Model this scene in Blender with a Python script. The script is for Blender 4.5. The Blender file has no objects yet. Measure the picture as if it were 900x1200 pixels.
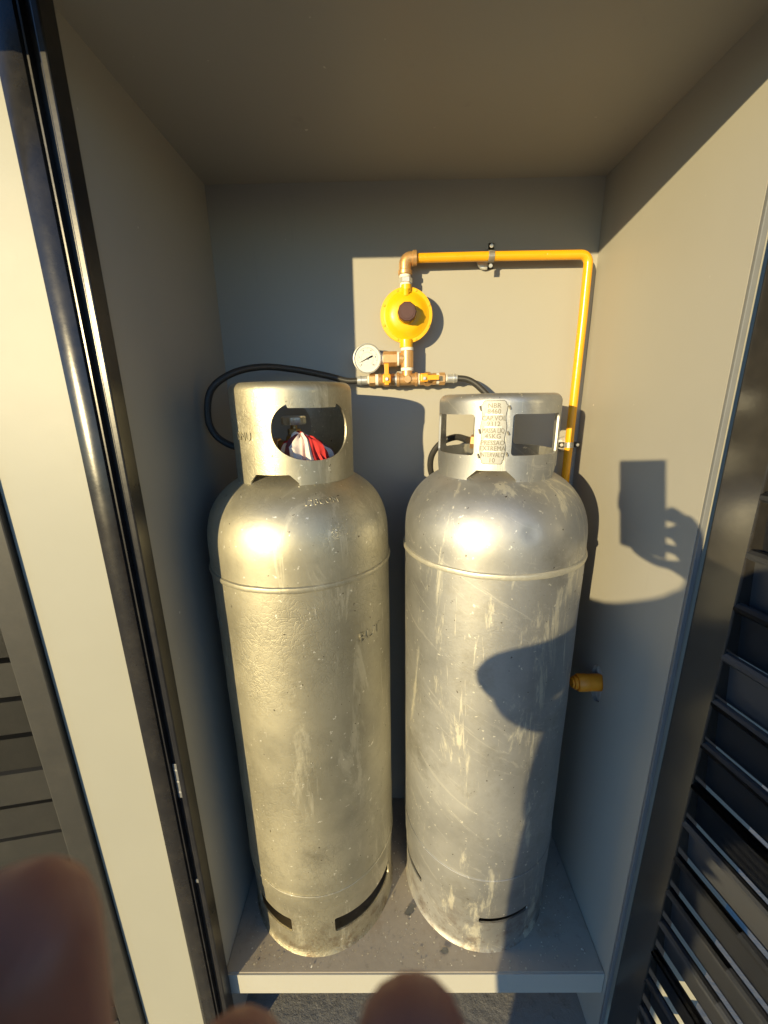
import bpy, bmesh, math, random
from mathutils import Vector, Matrix, noise
from mathutils.geometry import interpolate_bezier
random.seed(7)
R = math.radians
C = bpy.context.scene.collection
sc = bpy.context.scene
K, M_ = 0.68, 0.165            # sun slope: dx/dy and drop/dy

# ------------------------------------------------------------ camera, sky, sun
cd = bpy.data.cameras.new('camera'); cam = bpy.data.objects.new('camera', cd); C.objects.link(cam)
CAMP = Vector((0.3932, -1.0389, 1.2762))
def cam_axes(pitch=.2685, yaw=-.0103, roll=-.0163):
    F = Vector((math.sin(yaw)*math.cos(pitch), math.cos(yaw)*math.cos(pitch), -math.sin(pitch)))
    Rt = F.cross(Vector((0, 0, 1))).normalized(); U = Rt.cross(F)
    c, s = math.cos(roll), math.sin(roll)
    return F, c*Rt + s*U, -s*Rt + c*U
F_, R_, U_ = cam_axes()
mw = Matrix((R_, U_, -F_)).transposed().to_4x4(); mw.translation = CAMP
cam.matrix_world = mw
cd.sensor_fit = 'VERTICAL'; cd.sensor_height = 36; cd.lens = 36*470.73/1200
cd.clip_start = .005; cd.clip_end = 500
cd.dof.use_dof = True; cd.dof.focus_distance = 1.0; cd.dof.aperture_fstop = 10.5
sc.camera = cam
sun_dir = Vector((K, 1, -M_)).normalized()
elev = math.asin(-sun_dir.z)
w = bpy.data.worlds.new('World'); sc.world = w; w.use_nodes = True
nt = w.node_tree; bg = nt.nodes['Background']
sky = nt.nodes.new('ShaderNodeTexSky'); sky.sky_type = 'NISHITA'; sky.sun_disc = False
sky.sun_elevation = elev
sky.sun_rotation = math.atan2(-sun_dir.x, -sun_dir.y)
sky.altitude = 2500; sky.air_density = 1.0; sky.dust_density = 0.0; sky.ozone_density = 3.5
nt.links.new(sky.outputs[0], bg.inputs[0]); bg.inputs[1].default_value = .15
sd = bpy.data.lights.new('sun', 'SUN'); sd.energy = 3.7; sd.angle = R(.55); sd.color = (1, .80, .43)
so = bpy.data.objects.new('sun', sd); C.objects.link(so)
so.rotation_euler = sun_dir.to_track_quat('-Z', 'Y').to_euler(); so.location = (-3, -5, 3)
sc.view_settings.view_transform = 'Standard'; sc.view_settings.look = 'None'
sc.view_settings.exposure = 1.0; sc.view_settings.gamma = 1

# ------------------------------------------------------------ materials
class NT:
    def __init__(s, name):
        s.m = bpy.data.materials.new(name); s.m.use_nodes = True
        s.t = s.m.node_tree; s.p = s.t.nodes['Principled BSDF']
        s.co = s.t.nodes.new('ShaderNodeTexCoord').outputs['Object']
    def n(s, typ, **kw):
        x = s.t.nodes.new(typ)
        for k, v in kw.items():
            if k in x.inputs: x.inputs[k].default_value = v
            else: setattr(x, k, v)
        return x
    def l(s, a, b): s.t.links.new(a, b)
    def scaled(s, v):
        m = s.n('ShaderNodeMapping'); m.inputs['Scale'].default_value = v; s.l(s.co, m.inputs[0]); return m.outputs[0]
    def noise(s, scale, detail=4, rough=.55, vec=None, dist=0):
        x = s.n('ShaderNodeTexNoise', Scale=scale, Detail=detail, Roughness=rough, Distortion=dist)
        s.l(vec or s.co, x.inputs['Vector']); return x.outputs['Fac']
    def ramp(s, fac, stops):
        x = s.n('ShaderNodeValToRGB'); e = x.color_ramp.elements
        while len(e) < len(stops): e.new(.5)
        for el, (p, c) in zip(e, stops):
            el.position = p; el.color = (*c, 1) if not isinstance(c, (int, float)) else (c, c, c, 1)
        s.l(fac, x.inputs[0]); return x.outputs[0]
    def mix(s, a, b, fac, mode='MIX'):
        x = s.n('ShaderNodeMix', data_type='RGBA', blend_type=mode)
        for sock, v in ((x.inputs[6], a), (x.inputs[7], b), (x.inputs[0], fac)):
            if hasattr(v, 'is_linked'): s.l(v, sock)
            elif isinstance(v, (int, float)): sock.default_value = v if sock.type == 'VALUE' else (v, v, v, 1)
            else: sock.default_value = (*v, 1)
        return x.outputs[2]
    def math(s, op, a, b=0):
        x = s.n('ShaderNodeMath', operation=op)
        for i, v in enumerate((a, b)):
            if hasattr(v, 'is_linked'): s.l(v, x.inputs[i])
            else: x.inputs[i].default_value = v
        return x.outputs[0]
    def bump(s, h, strength, dist=.001, prev=None):
        x = s.n('ShaderNodeBump', Strength=strength, Distance=dist); s.l(h, x.inputs['Height'])
        if prev: s.l(prev, x.inputs['Normal'])
        return x.outputs[0]
    def out(s, col=None, rough=None, normal=None, metal=None, **kw):
        for k, v in (('Base Color', col), ('Roughness', rough), ('Normal', normal), ('Metallic', metal)):
            if v is None: continue
            if hasattr(v, 'is_linked'): s.l(v, s.p.inputs[k])
            elif isinstance(v, tuple): s.p.inputs[k].default_value = (*v, 1)
            else: s.p.inputs[k].default_value = v
        for k, v in kw.items(): s.p.inputs[k].default_value = v
        return s.m

def simple(name, col, rough=.5, metal=0, var=.12, scale=40, bump=.1, **kw):
    t = NT(name); f = t.noise(scale, 5)
    c = t.mix(tuple(x*(1-var) for x in col), tuple(min(1, x*(1+var)) for x in col), f)
    r = t.math('ADD', t.math('MULTIPLY', t.noise(scale*2.3, 3), .25), rough-.12)
    return t.out(c, r, t.bump(f, bump), metal, **kw)

def wall_mat(name, col, spec=.4):
    t = NT(name)
    big = t.noise(2.2, 5, .6); fine = t.noise(260, 2)
    c = t.mix(tuple(x*.93 for x in col), tuple(min(1, x*1.05) for x in col), big)
    st = t.ramp(t.noise(9, 8, .75, t.scaled((1, 1, .35))), [(.62, 0), (.78, .22)])
    c = t.mix(c, tuple(x*.72 for x in col), st)
    dr = t.ramp(t.noise(14, 6, .7, t.scaled((1, 1, .12)), .3), [(.64, 0), (.74, .22)]); c = t.mix(c, tuple(x*.6 for x in col), dr)
    sp = t.ramp(t.noise(75, 1, .5), [(.81, 0), (.84, .6)])
    c = t.mix(c, (.75, .73, .66), sp)
    return t.out(c, t.math('ADD', t.math('MULTIPLY', big, .2), .38), t.bump(t.noise(5, 3), .12, .01, t.bump(fine, .10, .0006)), 0, **{'Specular IOR Level': spec})
WALL = (.35, .337, .30)
m_wall = wall_mat('beige_wall_paint', WALL)
m_post = wall_mat('cream_post_paint', (.30, .295, .25))

def shelf_mat():
    t = NT('dusty_shelf_paint')
    c = t.mix((.33, .285, .225), (.46, .41, .335), t.noise(4, 6, .65))
    rust = t.ramp(t.noise(11, 7, .7), [(.55, 0), (.72, .55)]); c = t.mix(c, (.27, .19, .12), rust)
    dirt = t.ramp(t.noise(38, 6, .7), [(.58, 0), (.7, .5)]); c = t.mix(c, (.12, .11, .09), dirt)
    fl = t.ramp(t.noise(110, 2, .5), [(.72, 0), (.75, .8)]); c = t.mix(c, (.7, .68, .6), fl)
    return t.out(c, .62, t.bump(t.noise(60, 6), .3, .001))
m_shelf = shelf_mat()
m_edge = wall_mat('cream_shelf_edge_paint', (.40, .39, .345))

def black_mat(name, col=(.012, .012, .014), rough=.28):
    t = NT(name); f = t.noise(14, 6, .7)
    dust = t.ramp(t.noise(25, 8, .75), [(.45, 0), (.8, .35)])
    c = t.mix(col, (.07, .062, .05), dust)
    return t.out(c, t.math('ADD', t.math('MULTIPLY', f, .28), rough-.1), t.bump(t.noise(180, 3), .12, .0005))
m_black = black_mat('black_gloss_enamel')
m_tube = black_mat('black_tube_enamel', (.015, .014, .014), .2)
m_doorL = black_mat('weathered_black_door_paint', (.030, .029, .026), .5)
m_doorR = black_mat('black_door_paint', (.058, .061, .070), .40)
m_stile = black_mat('glossy_black_stile_paint', (.022, .02, .018), .16)
m_stile.node_tree.nodes['Principled BSDF'].inputs['Specular IOR Level'].default_value = .9
m_grey = simple('grey_frame_edge', (.15, .155, .16), .45)

def silver(name, tint, blot, scuff, off):
    t = NT(name)
    mp = t.n('ShaderNodeMapping'); mp.inputs['Location'].default_value = off; mp.inputs['Rotation'].default_value = (0, 0, off[0]); t.l(t.co, mp.inputs[0]); t.co = mp.outputs[0]
    big = t.noise(3.5, 6, .62)
    c = t.mix(tuple(x*.55 for x in tint), tint, t.ramp(big, [(.3, 0), (.66, 1)]))
    # wrinkled / blistered aluminium paint
    v = t.n('ShaderNodeTexVoronoi', Scale=80, feature='DISTANCE_TO_EDGE'); 
    d = t.n('ShaderNodeTexNoise', Scale=25, Detail=3); t.l(t.co, d.inputs['Vector'])
    mx = t.n('ShaderNodeMixRGB', Fac=.06); t.l(t.co, mx.inputs[1]); t.l(d.outputs['Color'], mx.inputs[2]); t.l(mx.outputs[0], v.inputs['Vector'])
    cells = t.ramp(v.outputs['Distance'], [(0, 0), (.12, 1)])
    mask = t.ramp(t.noise(4.2, 5, .6), [(.42, 0), (.6, 1)])
    h = t.mix(1, cells, t.math('MULTIPLY', mask, blot)) if blot else None
    c = t.mix(c, tuple(x*.45 for x in tint), t.math('MULTIPLY', t.math('SUBTRACT', 1, cells), t.math('MULTIPLY', mask, .35*blot)))
    # dark grime patches
    gr = t.ramp(t.noise(7, 8, .72), [(.52, 0), (.72, .55)]); c = t.mix(c, (.20, .18, .13), gr)
    # vertical rubs that took the dull film off
    rub = t.ramp(t.noise(9, 7, .75, t.scaled((1.6, 1.6, .32)), .6), [(.56, 0), (.62, scuff)])
    c = t.mix(c, (.86, .82, .66), rub)
    scr = t.ramp(t.noise(16, 5, .65, t.scaled((3, 3, .22)), 1.2), [(.655, 0), (.68, scuff)])
    c = t.mix(c, (.92, .88, .74), scr)
    if scuff > .5:
        mpd = t.n('ShaderNodeMapping'); mpd.inputs['Rotation'].default_value = (0, R(58), 0); t.l(t.co, mpd.inputs[0])
        mps = t.n('ShaderNodeMapping'); mps.inputs['Scale'].default_value = (2.2, .6, .14); t.l(mpd.outputs[0], mps.inputs[0])
        dg_ = t.ramp(t.noise(19, 8, .8, mps.outputs[0], 1.4), [(.575, 0), (.60, .55)]); dm = t.ramp(t.noise(3.1, 2), [(.46, 0), (.56, 1)])
        c = t.mix(c, (.82, .80, .72), t.math('MULTIPLY', t.math('MULTIPLY', dg_, dm), .6))
    sp = t.ramp(t.noise(95, 2, .6), [(.69, 0), (.73, .9)]); c = t.mix(c, (.9, .87, .76), sp)
    cl = t.ramp(t.noise(34, 8, .85, t.scaled((1, 1, .6)), 2.5), [(.60, 0), (.63, .55)]); clm = t.ramp(t.noise(6.5, 3, .5), [(.56, 0), (.62, 1)]); c = t.mix(c, (.86, .84, .74), t.math('MULTIPLY', cl, clm))
    pit = t.ramp(t.noise(120, 2, .5), [(.73, 0), (.76, .8)]); c = t.mix(c, (.07, .055, .04), pit)
    sx = t.n('ShaderNodeSeparateXYZ'); t.l([n for n in t.t.nodes if n.bl_idname == 'ShaderNodeTexCoord'][0].outputs['Object'], sx.inputs[0])
    low = t.ramp(sx.outputs['Z'], [(.0, 1), (.16, 0)]); c = t.mix(c, (.16, .085, .04), t.math('MULTIPLY', t.math('MULTIPLY', low, t.ramp(t.noise(26, 8, .75), [(.48, 0), (.62, 1)])), .65))
    ro = t.math('ADD', t.math('MULTIPLY', t.noise(10, 6, .7), .22), .39)
    ro = t.math('ADD', ro, t.math('MULTIPLY', rub, .12))
    nb = t.bump(t.noise(230, 3), .16, .0006)
    nb = t.bump(t.noise(30, 4), .16, .002, nb)
    if blot: nb = t.bump(h, .35, .0009, nb)
    nb = t.bump(scr, .15, .0005, nb)
    return t.out(c, ro, nb, .85)
m_silL = silver('aged_silver_paint_mottled', (.62, .58, .44), .8, .28, (2.1, .4, 3.3))
m_silR = silver('silver_paint_scuffed', (.60, .60, .58), .25, .6, (.6, 5.2, 1.7))
m_bead = simple('weld_bead_silver', (.66, .63, .52), .45, .7, .15, 200, .4)

m_yel = simple('yellow_pipe_enamel', (.86, .42, .012), .25, 0, .06, 30, .05)
def worn(name, col, rough):
    t = NT(name); c = t.mix(tuple(x*.85 for x in col), col, t.noise(25, 5))
    g_ = t.ramp(t.noise(60, 6, .75), [(.60, 0), (.72, .45)]); c = t.mix(c, tuple(x*.35 for x in col), g_)
    ch = t.ramp(t.noise(130, 2, .5), [(.73, 0), (.75, .9)]); c = t.mix(c, (.62, .58, .5), ch)
    return t.out(c, rough, t.bump(t.noise(55, 4), .25, .0012), 0)
m_yel = worn('yellow_pipe_enamel_worn', (.84, .40, .012), .22)
m_reg = simple('yellow_regulator_enamel', (.82, .45, .006), .34, 0, .05, 60, .08)
m_orange = simple('orange_valve_lever', (.86, .36, .015), .4, 0, .1, 60, .1)
m_ochre = simple('ochre_fitting_enamel', (.82, .30, .015), .4, 0, .15, 60, .15)
m_brown = simple('brown_plastic', (.085, .038, .028), .42, 0, .2, 90, .1)
m_brass = simple('brass', (.70, .42, .18), .36, .65, .15, 120, .15)
m_brass2 = simple('dull_brass', (.42, .30, .15), .42, .9, .25, 120, .2)
m_tape = simple('white_thread_tape', (.80, .77, .68), .6, 0, .08, 200, .3)
m_steel = simple('zinc_plated_steel', (.70, .70, .67), .38, .7, .1, 120, .1)
m_dial = simple('white_dial', (.6, .61, .60), .5, 0, .03, 60, 0)
m_ink = simple('dial_ink', (.05, .05, .06), .6)
m_mortar = simple('grey_mortar', (.50, .49, .47), .85, 0, .35, 50, 1.0)
m_rock = simple('dark_hole', (.03, .03, .03), .9)
m_flake = simple('pale_paint_flakes', (.78, .74, .62), .5)
m_plate = simple('pale_plate_metal', (.36, .36, .34), .55, .4, .08, 90, .2)
def hose_mat():
    t = NT('braided_black_hose')
    wv = t.n('ShaderNodeTexWave', Scale=190, Distortion=.5); t.l(t.co, wv.inputs['Vector'])
    c = t.mix((.012, .012, .012), (.055, .053, .05), wv.outputs['Fac'])
    return t.out(c, .42, t.bump(wv.outputs['Fac'], .5, .0006))
m_hose = hose_mat()
def skin_mat():
    t = NT('brown_skin'); c = t.mix((.30, .10, .05), (.40, .145, .075), t.noise(60, 5))
    cr = t.n('ShaderNodeTexWave', Scale=220, Distortion=6, Detail=3); t.l(t.co, cr.inputs['Vector'])
    return t.out(c, .5, t.bump(cr.outputs['Fac'], .12, .0003), 0, **{'Subsurface Weight': .12, 'Subsurface Scale': .006})
m_skin = skin_mat()
m_shirt = simple('navy_cotton', (.03, .04, .08), .85, 0, .2, 200, .4)
m_trouser = simple('dark_denim', (.03, .035, .05), .85, 0, .2, 200, .4)
m_hair = simple('black_hair', (.01, .009, .008), .55, 0, .3, 200, .6)
m_shoe = simple('dark_shoe_leather', (.02, .018, .016), .5)
m_phone = simple('black_phone_glass', (.01, .01, .012), .15)
def ground_mat():
    t = NT('concrete_ground')
    c = t.mix((.22, .21, .18), (.32, .30, .26), t.noise(3, 8, .7))
    c = t.mix(c, (.05, .05, .045), t.ramp(t.noise(24, 8, .75), [(.55, 0), (.72, .6)]))
    return t.out(c, .85, t.bump(t.noise(45, 8, .7), .8, .004))
m_ground = ground_mat()

# ------------------------------------------------------------ helpers
def obj(name, bm, mat, parent=None, smooth=False, **props):
    me = bpy.data.meshes.new(name); bm.normal_update(); bm.to_mesh(me); bm.free()
    o = bpy.data.objects.new(name, me); C.objects.link(o)
    for m in (mat if isinstance(mat, (list, tuple)) else [mat]): me.materials.append(m)
    if smooth:
        for p in me.polygons: p.use_smooth = True
        me.update()
        try: me.set_sharp_from_angle(angle=R(38))
        except Exception: pass
    if parent: o.parent = parent
    for k, v in props.items(): o[k] = v
    return o
def thing(name, label, cat, loc=(0, 0, 0), group=None, rz=0):
    o = bpy.data.objects.new(name, None); C.objects.link(o); o.location = loc; o.rotation_euler.z = rz
    o.empty_display_size = .05
    o['label'] = label; o['category'] = cat
    if group: o['group'] = group
    return o
def box(bm, x0, x1, y0, y1, z0, z1, bev=0, mi=0):
    r = bmesh.ops.create_cube(bm, size=1)
    bmesh.ops.scale(bm, vec=(x1-x0, y1-y0, z1-z0), verts=r['verts'])
    bmesh.ops.translate(bm, vec=((x0+x1)/2, (y0+y1)/2, (z0+z1)/2), verts=r['verts'])
    fs = {f for v in r['verts'] for f in v.link_faces}
    for f in fs: f.material_index = mi
    if bev:
        es = {e for v in r['verts'] for e in v.link_edges}
        bmesh.ops.bevel(bm, geom=list(es), offset=bev, segments=2, affect='EDGES', profile=.5)
    return bm
def B(*a, **k): return box(bmesh.new(), *a, **k)
def lathe(bm, prof, seg=48, mat=None, wob=0, cap=True):
    """prof: list of (r, z) about the z axis"""
    rings = []
    for r, z in prof:
        if r < 1e-6: rings.append([bm.verts.new((0, 0, z))]); continue
        rings.append([bm.verts.new((r*math.cos(2*math.pi*i/seg), r*math.sin(2*math.pi*i/seg), z)) for i in range(seg)])
    vs = [v for rg in rings for v in rg]
    for a, b in zip(rings, rings[1:]):
        for i in range(seg):
            j = (i+1) % seg
            if len(a) == 1 and len(b) == 1: continue
            if len(a) == 1: bm.faces.new((a[0], b[j], b[i]))
            elif len(b) == 1: bm.faces.new((a[i], a[j], b[0]))
            else: bm.faces.new((a[i], a[j], b[j], b[i]))
    if cap:
        if len(rings[0]) > 1: bm.faces.new(list(reversed(rings[0])))
        if len(rings[-1]) > 1: bm.faces.new(rings[-1])
    if mat is not None: bmesh.ops.transform(bm, matrix=mat, verts=vs)
    return bm
def axis_mat(p, d):
    d = Vector(d).normalized(); q = Vector((0, 0, 1)).rotation_difference(d)
    return Matrix.Translation(p) @ q.to_matrix().to_4x4()
def cyl(bm, a, b, r, seg=24, r2=None, bev=0):
    a, b = Vector(a), Vector(b); L = (b-a).length; r2 = r if r2 is None else r2
    pr = [(r-bev, 0), (r, bev), (r2, L-bev), (r2-bev, L)] if bev else [(r, 0), (r2, L)]
    return lathe(bm, pr, seg, axis_mat(a, b-a))
def smooth_path(pts, n=10):
    P = [Vector(p) for p in pts]; P = [2*P[0]-P[1]] + P + [2*P[-1]-P[-2]]; out = []
    for i in range(1, len(P)-2):
        for k in range(n):
            t = k/n; a, b, c, d = P[i-1:i+3]
            out.append(.5*((2*b)+(c-a)*t+(2*a-5*b+4*c-d)*t*t+(3*b-a-3*c+d)*t**3))
    out.append(P[-2]); return out
def tube(bm, pts, r, seg=16):
    pts = [Vector(p) for p in pts]; prev = None; rings = []
    up = Vector((0, 0, 1))
    for i, p in enumerate(pts):
        t = (pts[min(i+1, len(pts)-1)]-pts[max(i-1, 0)]).normalized()
        if prev is None:
            n = t.orthogonal().normalized()
        else:
            n = (prev - t*prev.dot(t)).normalized()
        prev = n; b = t.cross(n)
        rr = r(i/(len(pts)-1)) if callable(r) else r
        rings.append([bm.verts.new(p+rr*(math.cos(2*math.pi*k/seg)*n+math.sin(2*math.pi*k/seg)*b)) for k in range(seg)])
    for a, b in zip(rings, rings[1:]):
        for k in range(seg): bm.faces.new((a[k], a[(k+1) % seg], b[(k+1) % seg], b[k]))
    bm.faces.new(list(reversed(rings[0]))); bm.faces.new(rings[-1])
    return bm
def hexnut(bm, a, b, r, bev=.0012): 
    return cyl(bm, a, b, r, 6, bev=bev)
def text_bm(s, size, ext=.0005, align='CENTER', sx=1.0, off=0):
    cu = bpy.data.curves.new('txt', 'FONT'); cu.body = s; cu.size = size; cu.extrude = ext
    cu.align_x = align; cu.align_y = 'CENTER'; cu.resolution_u = 2; cu.offset = off
    o = bpy.data.objects.new('txt', cu); C.objects.link(o)
    dg = bpy.context.evaluated_depsgraph_get(); me = bpy.data.meshes.new_from_object(o.evaluated_get(dg))
    bpy.data.objects.remove(o); bpy.data.curves.remove(cu)
    bm = bmesh.new(); bm.from_mesh(me); bpy.data.meshes.remove(me)
    for v in bm.verts: v.co.x *= sx
    return bm
def wrap(bm, th_deg, z, r, sub=0):
    for v in bm.verts:
        th = R(th_deg)+v.co.x/r; rr = r+v.co.z
        v.co = Vector((rr*math.cos(th), rr*math.sin(th), z+v.co.y))
    return bm

# ------------------------------------------------------------ setting
W, H, D = .8782, 1.7412, .4244
GZ = -.25
bm = bmesh.new()
box(bm, -30, 30, -40, 15, GZ-.05, GZ)
obj('ground', bm, m_ground, kind='structure')

cab = thing('gas_cabinet', 'beige painted gas cabinet with black frame holding two tall silver cylinders', 'cabinet', (0, 0, 0))
obj('back_panel', B(-.012, W+.012, 0, .012, GZ, H+.012), m_wall, cab)
obj('side_panel', B(-.014, 0, -D-.004, 0, GZ, H+.012), m_wall, cab)
# right side panel with the broken hole for the fitting
hy, hz = -.232, .629
bm = bmesh.new(); N = 32; y0, y1, z0, z1 = -.436, 0, GZ, H+.012
hole = []; outer = []
rnd = random.Random(3)
for i in range(N):
    a = 2*math.pi*i/N
    ry = .026*(1+.16*noise.noise(Vector((math.cos(a)*2, math.sin(a)*2, 1))))+rnd.uniform(-.0012, .0012)
    rz = .047*(1+.16*noise.noise(Vector((math.cos(a)*2, math.sin(a)*2, 5))))+rnd.uniform(-.0015, .0015)
    hole.append((hy+ry*math.cos(a), hz+rz*math.sin(a)))
    dy, dz = math.cos(a), math.sin(a)
    t = min(((y1 if dy > 0 else y0)-hy)/dy if abs(dy) > 1e-9 else 1e9, ((z1 if dz > 0 else z0)-hz)/dz if abs(dz) > 1e-9 else 1e9)
    outer.append((hy+dy*t, hz+dz*t))
for cy, cz in ((y0, z0), (y0, z1), (y1, z0), (y1, z1)):   # snap the nearest boundary points to the corners
    k = min(range(N), key=lambda i: (outer[i][0]-cy)**2+(outer[i][1]-cz)**2); outer[k] = (cy, cz)
def ringv(pts, x): return [bm.verts.new((x, p[0], p[1])) for p in pts]
hf, of, hb, ob = ringv(hole, W), ringv(outer, W), ringv(hole, W+.014), ringv(outer, W+.014)
for i in range(N):
    j = (i+1) % N
    bm.faces.new((of[i], of[j], hf[j], hf[i])); bm.faces.new((hb[i], hb[j], ob[j], ob[i]))
    bm.faces.new((hf[i], hf[j], hb[j], hb[i])); bm.faces.new((ob[i], ob[j], of[j], of[i]))
bmesh.ops.recalc_face_normals(bm, faces=bm.faces)
rp = obj('side_panel', bm, m_wall, cab)
bm = bmesh.new(); bmesh.ops.create_grid(bm, x_segments=24, y_segments=24, size=.5)
for v in bm.verts:
    y, z = v.co.x*.12, v.co.y*.16
    v.co = Vector((W+.0085+.005*noise.noise(Vector((y*60, z*60, 2))), hy+y, hz+z))
obj('hole_lining', bm, m_mortar, cab)
obj('ceiling_panel', B(-.014, W+.014, -.56, 0, H, H+.014), m_wall, cab)
obj('lintel', B(-.35, W+.35, -.59, -.5595, 1.690, 1.80), m_wall, cab)
# shelf with cream front edge
sh = obj('shelf', B(0.0005, W-.0005, -D, 0, -.066, 0, bev=.0015), m_shelf, cab)
obj('shelf_edge', B(.001, W-.001, -D-.004, -D+.0005, -.0655, -.0012, bev=.001), m_edge, cab)
# mullion and black door frame on the left
obj('front_post', B(-.2, -.050, -.442, -.36, GZ, 1.80, bev=.002), m_post, cab)
bm = bmesh.new(); box(bm, -.0545, -.0165, -.460, -.41, GZ, 1.80, bev=.011)
obj('frame_tube', bm, m_tube, cab, True)
bm = bmesh.new(); box(bm, -.0162, -.0138, -.455, -.41, GZ, 1.80); box(bm, -.0136, .0, -.446, -.4285, GZ, 1.80); box(bm, .0002, .010, -.458, -.4284, GZ, 1.80, bev=.002)
fr = obj('frame_channel', bm, m_black, cab)
bm = bmesh.new(); box(bm, -.0128, -.0018, -.4485, -.4462, .555, .635, bev=.0008)
sp = obj('strike_plate', bm, m_steel, fr); sp.data.materials[0] = m_grey
bm = bmesh.new(); 
for z in (.570, .595, .622): cyl(bm, (-.007, -.4484, z), (-.007, -.4496, z), .0024, 10)
obj('screws', bm, m_steel, sp, kind='stuff')
bm = cyl(bmesh.new(), (-.007, -.4462, .335), (-.007, -.4485, .335), .005, 12); obj('screw', bm, m_grey, fr)
# right frame edge
obj('frame_edge', B(W+.0002, W+.0085, -.442, -.4362, GZ, 1.80, bev=.001), m_grey, cab)
obj('front_post', B(W+.0145, W+.25, -.41, -.36, GZ, 1.80), m_post, cab)
# neighbouring bay behind the left door
obj('back_panel', B(-.95, -.0145, 0, .012, GZ, 1.80), m_wall, cab)
obj('side_panel', B(-.964, -.95, -.40, 0, GZ, 1.80), m_wall, cab)

# ------------------------------------------------------------ louvred doors (children of the cabinet)
def door(loc, rz, sgn, mat, label, z_first, pitch, n, width, stile_w, blade, lip, tilt):
    """built in its own frame: leaf along +x*sgn, thickness along y, outside at -y"""
    d = bpy.data.objects.new('louvered_door', None); C.objects.link(d); d.parent = cab
    d.location = loc; d.rotation_euler.z = rz; d['label'] = label
    T = .032; zt, zb = 1.68, -.15
    def bx(a, b, *r, **k):
        a, b = sgn*a, sgn*b
        return B(min(a, b), max(a, b), *r, **k)
    obj('stile', bx(0, stile_w, -T/2, T/2, zb, zt, bev=.0025), m_stile if sgn > 0 else mat, d)
    obj('stile', bx(width-stile_w, width, -T/2, T/2, zb, zt, bev=.0025), m_stile if sgn > 0 else mat, d)
    obj('rail', bx(stile_w+.0005, width-stile_w-.0005, -T/2+.0005, T/2-.0005, zb, zb+.055, bev=.002), mat, d)
    obj('rail', bx(stile_w+.0005, width-stile_w-.0005, -T/2+.0005, T/2-.0005, zt-.055, zt, bev=.002), mat, d)
    # pressed sheet blade: nearly upright face with a folded lip on top
    bm = bmesh.new(); x0, x1 = sgn*(stile_w-.002), sgn*(width-stile_w+.002)
    prof = blade; th = .0014
    a = []
    for (y, z) in prof: a.append((bm.verts.new((x0, y, z)), bm.verts.new((x1, y, z))))
    for p, q in zip(a, a[1:]): bm.faces.new((p[0], p[1], q[1], q[0]))
    bmesh.ops.solidify(bm, geom=bm.faces[:], thickness=th)
    bmesh.ops.recalc_face_normals(bm, faces=bm.faces)
    s0 = obj('slat', bm, mat, d)
    for i in range(n):
        s = s0 if i == 0 else s0.copy()
        if i: C.objects.link(s); s.parent = d
        s.location.z = z_first+i*pitch
        s.rotation_euler.x = R(random.uniform(-.8, .8))
    return d
# profile (y, z): y>0 is the inner face
bladeR = [(.0085+.0085*math.cos(R(a_)), -.004+.0085*math.sin(R(a_))) for a_ in (-100, -60, -20, 20, 60, 100, 140, 175)] + [(-.0005, -.017), (-.009, -.086), (-.0115, -.090)]
# right leaf: opened outwards, hinge at the frame, seen from inside
a = R(10.8)
dR = door((W+.012-.0157*math.cos(a), -.445-.0157*math.sin(a), 0), 0, 1, m_doorR, 'dark louvred leaf swung open on the right', .057, .0838, 19, .43, .060, bladeR, 0, 0)
# leaf axis +x -> (sin a, -cos a); inner face (+y) must look to -x
dR.matrix_world = Matrix(((math.sin(a), -math.cos(a), 0, W+.012+.0157*math.cos(a)), (-math.cos(a), -math.sin(a), 0, -.445+.0157*math.sin(a)), (0, 0, 1, 0), (0, 0, 0, 1)))
# left leaf: neighbouring bay, slightly ajar, seen from outside
bladeL = [(.008, .009), (.008, -.001), (-.0065, -.003), (-.0125, -.065), (-.0100, -.067)]
bL = R(10.5)
dL = door((-.202, -.436, 0), bL, -1, m_doorL, 'weathered dark louvred leaf on the far left', .405-.077*6, .0765, 22, .43, .046, bladeL, 0, 0)
obj('lock_strip', B(-.014, -.004, .0165, .020, .2, .3), m_black, dL)

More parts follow.
